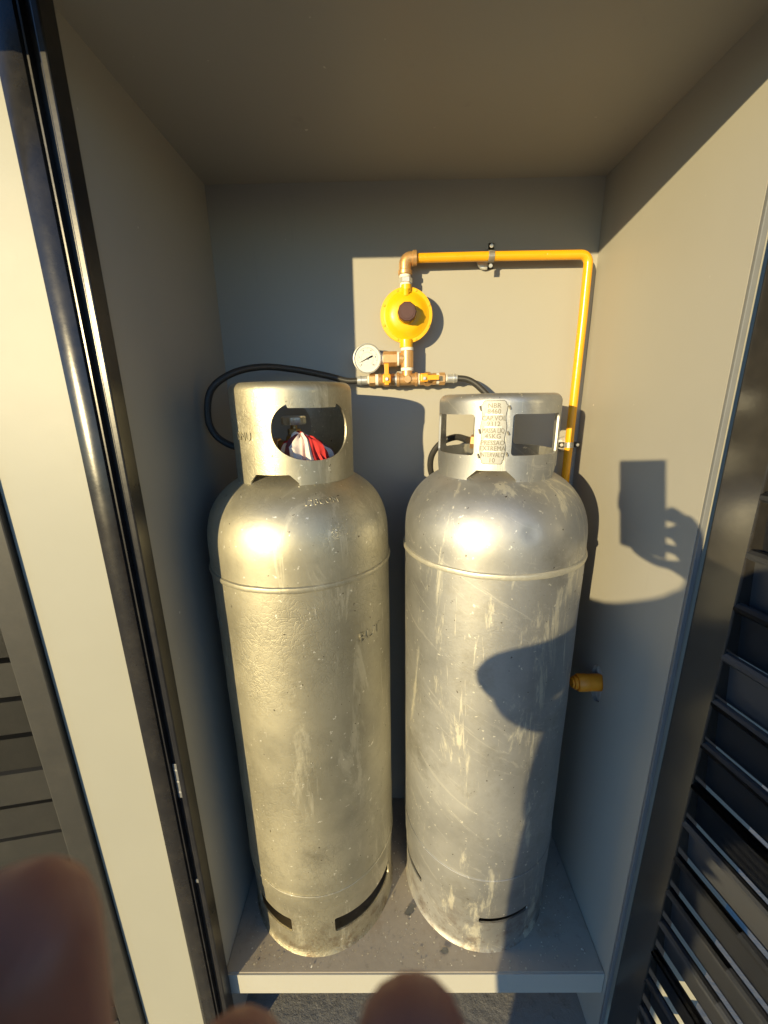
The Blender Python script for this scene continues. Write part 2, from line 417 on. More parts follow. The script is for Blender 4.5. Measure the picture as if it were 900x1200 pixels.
# ------------------------------------------------------------ cut sheet rings (collars and foot rings)
def sheet_ring(f, prof, z0, z1, nth, nz, th):
    """marching-squares clip of a cylindrical sheet: keeps f(theta, s) > 0; prof(s)->(r, z)"""
    bm = bmesh.new(); val = {}; vert = {}
    def g(i, j):
        i %= nth
        if (i, j) not in val: val[i, j] = f(-180+360*i/nth, z0+(z1-z0)*j/nz)
        return val[i, j]
    def mk(i, j):
        t, s = 2*math.pi*i/nth-math.pi, z0+(z1-z0)*j/nz; r, z = prof(s)
        return Vector((r*math.cos(t), r*math.sin(t), z))
    def vtx(i, j):
        k = (i % nth, j)
        if k not in vert: vert[k] = bm.verts.new(mk(i, j))
        return vert[k]
    def edge(a, b):
        ka, kb = (a[0] % nth, a[1]), (b[0] % nth, b[1]); k = (min(ka, kb), max(ka, kb))
        if k not in vert:
            u, v = g(*a), g(*b); t = min(max(u/(u-v), .02), .98)
            vert[k] = bm.verts.new(mk(a[0]+(b[0]-a[0])*t, a[1]+(b[1]-a[1])*t))
        return vert[k]
    for i in range(nth):
        for j in range(nz):
            cs = [(i, j), (i+1, j), (i+1, j+1), (i, j+1)]; poly = []
            for q in range(4):
                a, b = cs[q], cs[(q+1) % 4]; ga, gb = g(*a) > 0, g(*b) > 0
                if ga: poly.append(vtx(*a))
                if ga != gb: poly.append(edge(a, b))
            if len(poly) >= 3:
                try: bm.faces.new(poly)
                except ValueError: pass
    bmesh.ops.recalc_face_normals(bm, faces=bm.faces)
    fs = bm.faces[:]
    s = sum((f.normal.dot(Vector((f.calc_center_median().x, f.calc_center_median().y, 0)).normalized())) for f in fs)
    if s < 0: bmesh.ops.reverse_faces(bm, faces=fs)
    outer = [v for v in bm.verts]; src = {v: v.co.copy() for v in outer}
    bmesh.ops.solidify(bm, geom=fs, thickness=th)
    # keep the outer skin on the given radius, the thickness inwards
    rm = max(math.hypot(v.co.x, v.co.y) for v in bm.verts); r0 = max(math.hypot(c.x, c.y) for c in src.values())
    if rm > r0+th*.5:
        for v in bm.verts:
            q = Vector((v.co.x, v.co.y, 0)); v.co -= q.normalized()*th
    return bm
def wrapdeg(t, c): return (t-c+180) % 360-180
def rbox(u, v, hu, hv, r):
    qx, qy = abs(u)-hu+r, abs(v)-hv+r
    return math.hypot(max(qx, 0), max(qy, 0))+min(max(qx, qy), 0)-r
RC = .1175
def collar_prof(ztop, flare=0.0, r0=RC, curl=.016, drop=.25):
    zc = ztop-curl
    def p(s):
        if s <= zc: return r0+flare*(s-1.14)/.15, s
        a = min((s-zc)/curl, 1.9)
        rr = r0+flare*(zc-1.14)/.15
        return rr-curl*(1-math.cos(a)), zc+curl*math.sin(a)
    return p
def notch(t, s, c, zt, hw_top, hw_bot, zb):
    u = abs(wrapdeg(t, c)); hw = hw_top+(hw_bot-hw_top)*max(0, min(1, (zt-s)/(zt-zb)))
    return max((u-hw)*R(1)*RC*.8, s-zt)
def collar_f_left(t, s):
    f = 1.0
    zb = 1.122
    f = min(f, s-zb)
    for c in (-100, 35, 125): f = min(f, notch(t, s, c, 1.151, 16, 24, 1.135))
    for c, k in ((-58.5, 1), (121.5, 1)):
        u = wrapdeg(t, c)*R(1)*RC; v = s-1.229
        e = (abs(u/.079)**2.3+abs(v/.054)**2.3)**(1/2.3)-1
        win = e*.054
        if abs(u) < .048: win = max(win, s-1.268)
        else: win = max(win, min(s-1.283, 1) if abs(u) < .075 else win)
        f = min(f, win)
    return f
def collar_f_right(t, s):
    f = s-1.122
    for c in (-108, -18, 72, 162): f = min(f, notch(t, s, c, 1.151, 13, 22, 1.135))
    for c in (-63.5, -153, 27, 117):
        u = wrapdeg(t, c)*R(1)*RC; v = s-1.2145
        f = min(f, rbox(u, v, .0585, .0365, .006))
    return f

# ------------------------------------------------------------ gas cylinders
RB = .188
def body_profile(zb_):
    pr = []
    n = 26
    for i in range(n+1):   # lower dished end
        a = math.pi/2*i/n; e = 2/2.4
        pr.append((RB*.985*math.sin(a)**e if i else 0, .155-.115*math.cos(a)**e if i < n else .155))
    z = .17
    while z < 1.0: pr.append((RB, z)); z += .022
    for i in range(0, 40):
        a = math.pi/2*i/39; e = 2/2.45
        pr.append((RB*max(math.cos(a), 0)**e if i < 39 else 0, 1.0+.153*math.sin(a)**e))
    return pr
def make_cylinder(loc, label, mat, seed, zw, zb_, cf, ztop, foot_slots, foot_z, dents, rz=0, tilt=0):
    t = thing('gas_cylinder', label, 'gas cylinder', loc, 'tall silver gas cylinders in the cabinet', rz)
    bm = lathe(bmesh.new(), body_profile(zb_), 180, cap=False)
    for v in bm.verts:
        p = v.co.copy(); rr = Vector((p.x, p.y, 0))
        n = rr.normalized() if rr.length > 1e-5 else Vector((0, 0, 1))
        d = .0007*noise.noise(p*9+Vector((seed, 0, 0)))+.0003*noise.noise(p*31+Vector((seed, 3, 0)))
        for (th, zz, rad, dep) in dents:
            c = Vector((.185*math.cos(R(th)), .185*math.sin(R(th)), zz))
            q = (p-c).length/rad
            if q < 1: d -= dep*(1-q*q)**2
        v.co += n*d
    body = obj('body', bm, mat, t, True)
    for z in (zw, zb_):
        bm = bmesh.new(); seg = 220; k = 8; rings = []
        for i in range(seg):
            a = 2*math.pi*i/seg; rr = RB+.0005; wv = .0006*noise.noise(Vector((a*22, seed, z*9)))+.0004*math.sin(a*110)
            mr = (.0046 if z == zw else .0022)+wv
            rings.append([bm.verts.new(((rr+mr*.75*math.cos(b))*math.cos(a), (rr+mr*.75*math.cos(b))*math.sin(a), z+1.35*mr*math.sin(b)+.0008*noise.noise(Vector((a*5, z, seed))))) for b in [2*math.pi*q/k for q in range(k)]])
        for i in range(seg):
            A, Bq = rings[i], rings[(i+1) % seg]
            for q in range(k): bm.faces.new((A[q], Bq[q], Bq[(q+1) % k], A[(q+1) % k]))
        obj('weld_bead', bm, m_bead if z == zw and seed > 1 else mat, body, True)
    bm = sheet_ring(cf, collar_prof(ztop), 1.12, ztop+.016, 288, 64, .0035)
    for v in bm.verts:
        v.co += Vector((v.co.x, v.co.y, 0)).normalized()*.0012*noise.noise(v.co*14+Vector((seed, 0, 9)))
        v.co.z += .0012*noise.noise(v.co*8+Vector((seed, 7, 0)))
    col = obj('collar', bm, mat, t, True)
    # ragged weld where the collar feet meet the dome
    for th0, th1 in ((-79, -42), (-146, -123), (5, 20)) if seed == 1 else ((-85, -48), (-166, -132), (0, 35)):
        n = int((th1-th0)*2.2); P = []
        for q in range(n+1):
            a_ = R(th0+(th1-th0)*q/n); r0 = RC+.0008+.0012*noise.noise(Vector((q*.45, seed, 1)))
            P.append((r0*math.cos(a_), r0*math.sin(a_), 1.1275+.0016*noise.noise(Vector((q*.3, seed, 5)))))
        bm = tube(bmesh.new(), P, lambda f, n=n: max(.0006, .0024+.0013*noise.noise(Vector((f*n*.55, seed, 8)))+.0009*noise.noise(Vector((f*n*1.3, seed, 2)))), 8)
        obj('weld_seam', bm, mat, col, True)
    def ff(tt, s):
        f = 1.0
        for (c, hw, z0, z1) in foot_slots:
            u = wrapdeg(tt, c)*R(1)*.182
            f = min(f, rbox(u, s-(z0+z1)/2, hw*R(1)*.182, (z1-z0)/2, .003))
        return f
    fp = lambda s: (.1835+(.0045*max(0, 1-s/.012))+.0015*(s/.15), s)
    bm = sheet_ring(ff, fp, 0, foot_z, 300, 30, .0035)
    for v in bm.verts:
        if v.co.z > .004: v.co += Vector((v.co.x, v.co.y, 0)).normalized()*.0016*noise.noise(v.co*11+Vector((seed, 4, 9)))
    obj('foot_ring', bm, mat, t, True)
    # valve inside the collar
    v = bpy.data.objects.new('valve', None); C.objects.link(v); v.parent = t
    bm = bmesh.new()
    lathe(bm, [(.026, 1.148), (.026, 1.157), (.019, 1.163), (.017, 1.185), (.019, 1.2), (.016, 1.212), (.010, 1.214)], 28)
    cyl(bm, (0, 0, 1.19), (-.035, .01, 1.192), .011, 20); 
    obj('valve_body', bm, m_brass2, v, True)
    bm = bmesh.new(); hexnut(bm, (0, 0, 1.2135), (0, 0, 1.226), .0135); cyl(bm, (0, 0, 1.225), (0, 0, 1.234), .007)
    obj('hex_nut', bm, m_brass2, v)
    bm = bmesh.new()
    n = 72; pr = [(.022, 1.234), (.024, 1.237), (.024, 1.248), (.021, 1.251), (0, 1.251)]
    lathe(bm, pr, n)
    for q in bm.verts:
        rr = math.hypot(q.co.x, q.co.y)
        if rr > .019:
            s = 1+.06*math.cos(8*math.atan2(q.co.y, q.co.x)); q.co.x *= s; q.co.y *= s
    obj('handwheel', bm, m_steel if seed == 1 else m_brass2, v, True)
    bm = bmesh.new(); hexnut(bm, (-.033, .0095, 1.192), (-.050, .0143, 1.193), .0145)
    obj('outlet_nut', bm, m_brass, v)
    return t, body, col

L1, L2 = (.205, -.2096), (.6177, -.2026)
slotsL = [(-124, 18, .070, .113), (-45, 29, .068, .112), (40, 25, .076, .112), (130, 25, .076, .112)]
slotsR = [(-78, 20, .097, .113), (-165, 19, .098, .115), (15, 25, .104, .112), (105, 25, .1, .112)]
tL, bodyL, colL = make_cylinder((L1[0], L1[1], 0), 'left silver gas cylinder, golden mottled paint, rounded hand opening with red rag inside', m_silL, 1, .9585, .2001, collar_f_left, 1.313, slotsL, .155,
    [(-80, .28, .05, .0012), (-47, .83, .06, .0015)], 0)
tR, bodyR, colR = make_cylinder((L2[0], L2[1], 0), 'right silver gas cylinder, scuffed and shadowed, square collar openings and riveted data plate', m_silR, 2.7, .9753, .2373, collar_f_right, 1.287, slotsR, .16,
    [(-83, 1.055, .022, .0022), (-100, 1.07, .06, .0010), (-60, .5, .08, .001)], 0)

# writing pressed into the metal
obj('embossed_letters', wrap(text_bm('0MU', .021, .0006), -127, 1.2185, RC+.0012), m_silL, colL)
obj('embossed_letters', wrap(text_bm('BUT', .030, .0007, sx=1.2), -37, .828, RB+.0004), m_silL, bodyL)
obj('embossed_letters', wrap(text_bm('L 2', .030, .0006), -146, .86, RB+.0004), m_silL, bodyL)
obj('embossed_letters', wrap(text_bm('32', .026, .0006), -141, .77, RB+.0004), m_silL, bodyL)
# stamped text on the shoulder of the left cylinder (follows the dome)
bm = text_bm('L2BCOM', .017, .0006)
for v in bm.verts:
    th = R(-62)+v.co.x/.155; 
    s = v.co.y; r = .152-s*.75; z = 1.0+.153*(max(0, 1-(r/.188)**2.45))**(1/2.45)+.0004+v.co.z
    v.co = Vector((r*math.cos(th), r*math.sin(th), z))
obj('embossed_letters', bm, m_silL, bodyL)

# data plate on the right collar, cleated at its edges
pl = bpy.data.objects.new('data_plate', None); C.objects.link(pl); pl.parent = tR
def plate_f(t, s):
    u = wrapdeg(t, -108)*R(1)*RC; v = s-1.2195
    hw = .0205+.0012*math.sin(v*170)-.002*(abs(v) > .048)
    return -rbox(u, v, hw, .0545, .004)
bm = sheet_ring(plate_f, lambda s: (RC+.0022, s), 1.160, 1.280, 720, 110, .0012)
obj('plate_sheet', bm, m_plate, pl, True)
rows = ['NBR', '8460', 'CAP.VOL', '9312', 'MASSA LIQ', '45KG', 'PRESSAO', 'EXTREMA', 'INTERVALO', '10']
zs = 1.266; bm = bmesh.new()
def join(bm, b2):
    me = bpy.data.meshes.new('t'); b2.to_mesh(me); b2.free(); bm.from_mesh(me); bpy.data.meshes.remove(me)
rule = bmesh.new()
for i, s in enumerate(rows):
    t_ = text_bm(s, .0118, .0006, sx=min(1.0, 6.1/len(s))*1.0)
    join(bm, wrap(t_, -108, zs, RC+.0024))
    zs -= .0098
    if i % 2 == 1 and i < 9:
        b2 = bmesh.new()
        for k in range(12):
            box(b2, -.0145+k*.00245, -.0145+(k+1)*.00245, -.0005, .0005, 0, .001)
        join(rule, wrap(b2, -108, zs+.0048, RC+.0022)); zs -= .0018
m_let = simple('plate_letter_relief', (.17, .155, .125), .5, .3)
m_rim = simple('dark_plate_rim', (.10, .09, .07), .7)
def edge_f(t, s):
    return plate_f(t, s)+.0011
obj('plate_rim', sheet_ring(edge_f, lambda s: (RC+.0012, s), 1.158, 1.282, 720, 110, .0006), m_rim, pl, True)  # slightly wider dark sheet under the plate, draws its outline
obj('raised_letters', bm, m_let, pl); obj('rule_lines', rule, m_steel, pl, kind='stuff')
for (dt, z) in ((-11, 1.262), (12, 1.263), (-11, 1.222), (12, 1.219), (-11, 1.178), (12, 1.182)):
    bm = bmesh.new(); th = R(-108+dt); r0 = RC+.003
    for k in range(5):
        bmesh.ops.create_icosphere(bm, subdivisions=1, radius=.0017, matrix=Matrix.Translation((r0*math.cos(th+.004*k*(1 if dt > 0 else -1)), r0*math.sin(th+.004*k*(1 if dt > 0 else -1)), z+.0018*(k-2)*(.8 if dt < 0 else -.6))))
    obj('weld_tack', bm, m_let, pl, True)

# red and white rag stuffed in the left collar
rag_bm = bmesh.new(); nu, nv = 96, 22; rr = []
for j in range(nv+1):
    q = j/nv; ring = []
    for i in range(nu):
        a = 2*math.pi*i/nu
        fold = 1+.13*q*math.sin(9*a+2.3*q)+.09*q*math.sin(21*a+q)+.34*noise.noise(Vector((math.cos(a)*2.2, math.sin(a)*2.2, q*2.5+4)))
        r = .046*math.sin(min(q*1.75, 1.62))*fold
        z = .052*math.cos(q*1.75)*(1+.1*noise.noise(Vector((a, q*4, 3))))
        ring.append(rag_bm.verts.new((r*math.cos(a)-.016*(1-q)**1.5, r*math.sin(a)*.75, z+.010*noise.noise(Vector((math.cos(a)*3, math.sin(a)*3, q*4))))))
    rr.append(ring)
for a_, b_ in zip(rr, rr[1:]):
    for i in range(nu):
        f = rag_bm.faces.new((a_[i], a_[(i+1) % nu], b_[(i+1) % nu], b_[i])); f.material_index = [2, 0, 2, 0, 0, 3, 0, 1, 1, 1, 1, 0][int((i+.5+2.2*noise.noise(Vector((i*.3, 0, 0))))/nu*24) % 12]
m_red = simple('red_cloth', (.62, .035, .03), .8, 0, .25, 150, .5)
m_white = simple('white_cloth', (.72, .62, .56), .8, 0, .15, 150, .5)
m_pink = simple('pink_cloth', (.60, .36, .32), .8, 0, .15, 150, .5)
m_dkred = simple('dark_maroon_cloth', (.14, .03, .035), .8, 0, .2, 150, .5)
bmesh.ops.recalc_face_normals(rag_bm, faces=rag_bm.faces)
rag = obj('rag', rag_bm, [m_white, m_red, m_dkred, m_pink], None, True, label='red and white striped rag stuffed inside the collar of the left cylinder', category='rag')
rag.location = (.238, -.262, 1.166); rag.rotation_euler = (R(8), R(6), R(15))

# ------------------------------------------------------------ yellow pipe run
YP = -.036
pipe = thing('gas_pipe', 'bright yellow bent gas pipe running along the back panel top and down the right corner', 'pipe', (.84, YP, 1.10))
def rel(o, *P): return [Vector(p)-Vector(o.location) for p in P]
pts = [(.463, YP, 1.5795), (.6, YP, 1.5805), (.824, YP, 1.5800)]
for k in range(7):
    a = math.pi/2*k/6; pts.append((.824+.0185*math.sin(a), YP, 1.5615+.0185*math.cos(a)))
pts += [(.8432, YP, 1.45), (.8425, YP, 1.3), (.8415, YP, 1.1), (.8415, YP, .72), (.8415, YP, .02)]
obj('tube', tube(bmesh.new(), rel(pipe, *pts), .0098, 20), m_yel, pipe, True)
def clamp(x, z, vert):
    c = bpy.data.objects.new('clamp', None); C.objects.link(c); c.parent = pipe
    lx, ly, lz = Vector((x, YP, z))-pipe.location
    bm = bmesh.new(); n = 14; r = .0112; w2 = .0065
    for s in (0, 1):
        pass
    vs = []
    for i in range(n+1):
        a = math.pi*(i/n) ; u = r*math.cos(a); y = -r*math.sin(a)
        vs.append((u, y))
    vs = [(.026, .0), (.0125, .0)] + vs[1:-1] + [(-.0125, .0), (-.026, .0)]
    row = []
    for u, y in vs:
        if vert: row.append((bm.verts.new((lx+u, ly+y, lz-w2)), bm.verts.new((lx+u, ly+y, lz+w2))))
        else: row.append((bm.verts.new((lx-w2, ly+y, lz+u)), bm.verts.new((lx+w2, ly+y, lz+u))))
    for p, q in zip(row, row[1:]): bm.faces.new((p[0], p[1], q[1], q[0]))
    bmesh.ops.solidify(bm, geom=bm.faces[:], thickness=.0014)
    bmesh.ops.recalc_face_normals(bm, faces=bm.faces)
    # round base cup against the wall
    lathe(bm, [(.0, 0), (.017, .001), (.019, .006), (.0175, .010), (.006, .012), (.005, .030), (0, .030)], 24, axis_mat((lx-(0 if vert else .006), -YP+ly-.001-.0, lz), (0, -1, 0)), cap=False)
    obj('strap', bm, m_steel, c)
    for s in (-1, 1):
        p = (lx+s*.0195, ly-.001, lz) if vert else (lx, ly-.001, lz+s*.0195)
        bm = cyl(bmesh.new(), p, (p[0], p[1]-.004, p[2]), .0045, 12, bev=.001)
        obj('screw', bm, m_steel, c)
clamp(.627, 1.5805, False); clamp(.8420, 1.166, True)

# ------------------------------------------------------------ manifold: elbow, tees, valves
MX = .4425; YM = -.044
man = thing('gas_manifold', 'brass pipe fittings with two orange-lever valves under the yellow regulator', 'manifold', (MX, YM, 1.3265))
def mo(name, bm, mat, **k): 
    bmesh.ops.translate(bm, vec=-man.location, verts=bm.verts); return obj(name, bm, mat, man, k.get('smooth', True))
# upper elbow
bm = bmesh.new(); ep = [(MX-.004, YP, 1.5525), (MX-.004, YP, 1.568)]
for k in range(1, 7):
    a = math.pi/2*k/6; ep.append((MX-.004+.0125-.0125*math.cos(a), YP, 1.568+.0115*math.sin(a)))
ep += [(MX+.013, YP, 1.5795), (MX+.021, YP, 1.5795)]
tube(bm, ep, .0135, 22); cyl(bm, (MX+.012, YP, 1.5795), (MX+.0215, YP, 1.5795), .0158, 24, bev=.001); cyl(bm, (MX-.004, YP, 1.547), (MX-.004, YP, 1.556), .0158, 24, bev=.001)
mo('elbow', bm, m_brass)
mo('thread_tape', cyl(bmesh.new(), (MX-.004, YP, 1.5415), (MX-.004, YP, 1.5468), .0125), m_tape)
mo('hex_nipple', hexnut(bmesh.new(), (MX-.003, YP, 1.530), (MX-.003, YP, 1.5415), .0150), m_steel, smooth=False)
mo('thread_tape', cyl(bmesh.new(), (MX-.003, YP, 1.5215), (MX-.003, YP, 1.530), .0125), m_tape)
# below the regulator
mo('thread_tape', cyl(bmesh.new(), (MX, YM, 1.3885), (MX, YM, 1.395), .0145), m_tape)
bm = bmesh.new(); cyl(bm, (MX, YM, 1.351), (MX, YM, 1.3885), .0145, 24, bev=.001); cyl(bm, (MX, YM, 1.371), (MX-.019, YM, 1.371), .0135, 24, bev=.001)
for v in bm.verts: pass
mo('upper_tee', bm, m_brass)
mo('thread_tape', cyl(bmesh.new(), (MX-.019, YM, 1.371), (MX-.0235, YM, 1.371), .0155), m_tape)
mo('bushing', hexnut(bmesh.new(), (MX-.0235, YM, 1.371), (MX-.0555, YM, 1.371), .0170), m_brass, smooth=False)
mo('thread_tape', cyl(bmesh.new(), (MX-.0555, YM, 1.371), (MX-.0600, YM, 1.371), .0125), m_tape)
mo('thread_tape', cyl(bmesh.new(), (MX, YM, 1.3445), (MX, YM, 1.351), .0145), m_tape)
bm = bmesh.new(); cyl(bm, (MX, YM, 1.326), (MX, YM, 1.3445), .0120, 24); cyl(bm, (MX-.024, YM, 1.3255), (MX+.024, YM, 1.3255), .0135, 24); 
for s in (-1, 1): cyl(bm, (MX+s*.018, YM, 1.3255), (MX+s*.0245, YM, 1.3255), .0160, 24, bev=.001)
cyl(bm, (MX, YM-.008, 1.3255), (MX, YM-.0165, 1.3255), .009, 20, bev=.001)
mo('lower_tee', bm, m_brass)
def valve(s, vertical_lever):
    x = MX+s*.0245; z = 1.3255
    X = lambda d: x+s*d
    mo('thread_tape', cyl(bmesh.new(), (X(0), YM, z), (X(.0045), YM, z), .0135), m_tape if s > 0 else m_steel)
    bm = bmesh.new(); lathe(bm, [(.012, 0), (.0135, .001), (.0135, .006), (.0125, .009), (.0155, .014), (.0165, .019), (.0155, .024), (.0125, .029), (.0135, .032), (.0135, .038), (.012, .039)], 24, axis_mat((X(.0045), YM, z), (s, 0, 0)))
    cyl(bm, (X(.0235), YM-.012, z), (X(.0235), YM-.024, z), .0055, 16)
    vb = mo('ball_valve', bm, m_brass)
    bm = bmesh.new(); cx = X(.0235)
    if vertical_lever:
        box(bm, -.005, .005, -.0025, .0025, -.013, .034, bev=.0012); box(bm, -.0095, .0095, -.003, .003, -.009, .011, bev=.003)
        ctr = (cx, YM-.026, z)
    else:
        box(bm, -.012, .034, -.0025, .0025, -.0055, .0055, bev=.0012); box(bm, -.009, .009, -.003, .003, -.0095, .0095, bev=.003)
        ctr = (cx-.010, YM-.026, z+.002)
    bmesh.ops.translate(bm, vec=Vector(ctr)-man.location, verts=bm.verts)
    lv = obj('lever', bm, m_orange, vb)
    bm = hexnut(bmesh.new(), (ctr[0], ctr[1]-.002, z), (ctr[0], ctr[1]-.007, z), .0042, .0006); bmesh.ops.translate(bm, vec=-man.location, verts=bm.verts)
    obj('lever_nut', bm, m_steel, vb)
    mo('thread_tape', cyl(bmesh.new(), (X(.0435), YM, z), (X(.050), YM, z), .0128), m_tape)
    mo('hex_adapter', hexnut(bmesh.new(), (X(.050), YM, z), (X(.0645), YM, z), .0142), m_brass, smooth=False)
    mo('thread_tape', cyl(bmesh.new(), (X(.0645), YM, z), (X(.0685), YM, z), .0098), m_tape)
    return X(.0685), z
eL = valve(-1, True); eR = valve(1, False)

# ------------------------------------------------------------ regulator
reg = thing('gas_regulator', 'round yellow gas regulator with a brown hexagonal cap', 'regulator', (MX-.002, YM, 1.4625))
yA = Matrix.Rotation(R(90), 4, 'X')     # z axis -> -y
bm = lathe(bmesh.new(), [(0, -.030), (.030, -.028), (.046, -.016), (.050, -.004), (.0585, -.003), (.0590, 0), (.0585, .004), (.0505, .0048), (.0500, .0060), (.046, .0075), (.040, .0135), (.030, .0175), (.021, .0185), (.0195, .021), (.0185, .024), (0, .024)], 96, yA, cap=False)
obj('housing', bm, m_reg, reg, True)
obj('port', cyl(bmesh.new(), (0, -.004, .045), (0, -.004, .0615), .0115, 22), m_reg, reg, True)
obj('boss', cyl(bmesh.new(), (-.001, -.008, .040), (-.001, -.011, .053), .008, 18), m_reg, reg, True)
obj('port', cyl(bmesh.new(), (0, 0, -.050), (0, 0, -.068), .0150, 24, bev=.0012), m_reg, reg, True)
bm = bmesh.new(); cyl(bm, (0, -.023, 0), (0, -.046, 0), .0205, 10, bev=.0022); 
lathe(bm, [(.0155, 0), (.0145, .0012), (0, .0012)], 32, axis_mat((0, -.0455, 0), (0, -1, 0)), cap=False)
cp = obj('cap', bm, m_brown, reg)
bm = bmesh.new()
for k in range(8):
    a = R(22.5+45*k); cyl(bm, (.0543*math.cos(a), -.004, .0543*math.sin(a)), (.0543*math.cos(a), -.0062, .0543*math.sin(a)), .0027, 10)
obj('screws', bm, m_reg, reg, kind='stuff')

# ------------------------------------------------------------ pressure gauge
ga = thing('pressure_gauge', 'small round white pressure gauge with a black needle left of the brass tee', 'pressure gauge', (.3505, -.050, 1.3715), None)
bm = lathe(bmesh.new(), [(0, -.016), (.027, -.016), (.0305, -.013), (.0310, .004), (.0325, .005), (.0325, .010), (.0300, .0112), (.0293, .0088)], 64, yA, cap=False)
obj('case', bm, m_steel, ga, True)
bm = lathe(bmesh.new(), [(.0295, .0080), (0, .0081)], 64, yA, cap=False); dial = obj('dial', bm, m_dial, ga)
bm = bmesh.new()
for k in range(41):
    a = R(225-270*k/40); L = .0045 if k % 5 == 0 else .0022
    for rad in (.0245,):
        p0, p1 = rad, rad-L; c, s = math.cos(a), math.sin(a); hw = .00025
        q = [(p0*c-hw*s, p0*s+hw*c), (p1*c-hw*s, p1*s+hw*c), (p1*c+hw*s, p1*s-hw*c), (p0*c+hw*s, p0*s-hw*c)]
        bm.faces.new([bm.verts.new((x, -.0084, z)) for x, z in q])
for k in range(25):
    a = R(225-270*k/24); c, s = math.cos(a), math.sin(a); p0, p1, hw = .0150, .0132, .00025
    q = [(p0*c-hw*s, p0*s+hw*c), (p1*c-hw*s, p1*s+hw*c), (p1*c+hw*s, p1*s-hw*c), (p0*c+hw*s, p0*s-hw*c)]
    bm.faces.new([bm.verts.new((x, -.0084, z)) for x, z in q])
obj('scale_marks', bm, m_ink, dial, kind='stuff')
bm = bmesh.new()
for k, s in enumerate(('0', '2', '4', '6', '8', '10')):
    a = R(225-270*k/5); t_ = text_bm(s, .0052, .0001)
    for v in t_.verts: v.co = Vector((v.co.x+.0190*math.cos(a), -.0085-v.co.z, v.co.y+.0190*math.sin(a)))
    join(bm, t_)
obj('scale_numbers', bm, m_ink, dial)
bm = bmesh.new(); an = R(205); c, s = math.cos(an), math.sin(an)
def nd(p, h): return (p*c-h*s, -.0098, p*s+h*c)
vs = [bm.verts.new(nd(*q)) for q in ((.0235, 0), (.0, .0010), (-.010, .0018), (-.0135, .0010), (-.0135, -.0010), (-.010, -.0018), (0, -.0010))]
bm.faces.new(vs); bmesh.ops.solidify(bm, geom=bm.faces[:], thickness=.0004); cyl(bm, (0, -.0085, 0), (0, -.0112, 0), .0020, 14)
obj('needle', bm, m_ink, ga)
bm = bmesh.new(); lathe(bm, [(.012, 0), (.012, .004), (.0085, .006), (.0085, .0125)], 20, axis_mat((.0125, .006, 0), (1, 0, 0)))
bm2 = bmesh.new(); cyl(bm2, (.024, .006, 0), (.0322, .006, 0), .0105, 20); join(bm, bm2)
obj('stem', bm, m_brass, ga, True)

# ------------------------------------------------------------ hoses
def hose(label, path, ends, pos):
    h = thing('gas_hose', label, 'hose', pos, 'black braided hoses to the cylinders')
    bm = tube(bmesh.new(), [p-h.location for p in smooth_path(path, 12)], .0072, 14)
    obj('sleeve', bm, m_hose, h, True)
    for a, b, r in ends:
        a, b = Vector(a)-h.location, Vector(b)-h.location
        bm = cyl(bmesh.new(), a, b, r, 20, bev=.001); m = (a+b)/2; d = (b-a)
        cyl(bm, a+d*.62, a+d*.72, r*1.18, 20)
        obj('ferrule', bm, m_steel, h, True)
    return h
hose('black braided hose looping left behind the left cylinder collar', [
    (.329, YM, 1.3245), (.300, -.046, 1.3245), (.255, -.055, 1.336), (.18, -.075, 1.350), (.12, -.11, 1.353), (.07, -.15, 1.338), (.030, -.17, 1.305), (.018, -.175, 1.25),
    (.030, -.175, 1.212), (.065, -.18, 1.190), (.10, -.185, 1.186), (.15, -.197, 1.192)], [((.349, YM, 1.3250), (.325, YM, 1.3245), .0095)], (.329, YM, 1.3245))
hose('black braided hose dropping behind the right cylinder collar and looping back', [
    (.556, YM, 1.3265), (.585, -.047, 1.322), (.612, -.052, 1.304), (.640, -.058, 1.27), (.655, -.055, 1.21), (.64, -.05, 1.14), (.59, -.045, 1.085), (.54, -.052, 1.075), (.503, -.068, 1.10), (.497, -.085, 1.145),
    (.515, -.105, 1.180), (.545, -.13, 1.197), (.565, -.18, 1.195)], [((.5355, YM, 1.3262), (.560, YM, 1.3262), .0095)], (.556, YM, 1.3265))

# ------------------------------------------------------------ fitting through the right wall
fit = thing('gas_outlet', 'short orange-yellow pipe fitting coming out of a rough hole in the right wall', 'pipe fitting', (W, hy, .632))
bm = bmesh.new(); lathe(bm, [(.0195, -.012), (.0195, .022), (.0185, .0225), (.0185, .0238), (.0200, .0245), (.0200, .044), (.0180, .047)], 32, axis_mat((0, 0, 0), (-1, 0, 0)))
obj('coupling', bm, m_ochre, fit, True)
bm = bmesh.new(); cyl(bm, (-.047, 0, 0), (-.055, 0, 0), .0150, 28, bev=.001); cyl(bm, (-.055, 0, 0), (-.060, 0, 0), .0115, 24, bev=.001)
obj('plug', bm, m_ochre, fit, True)

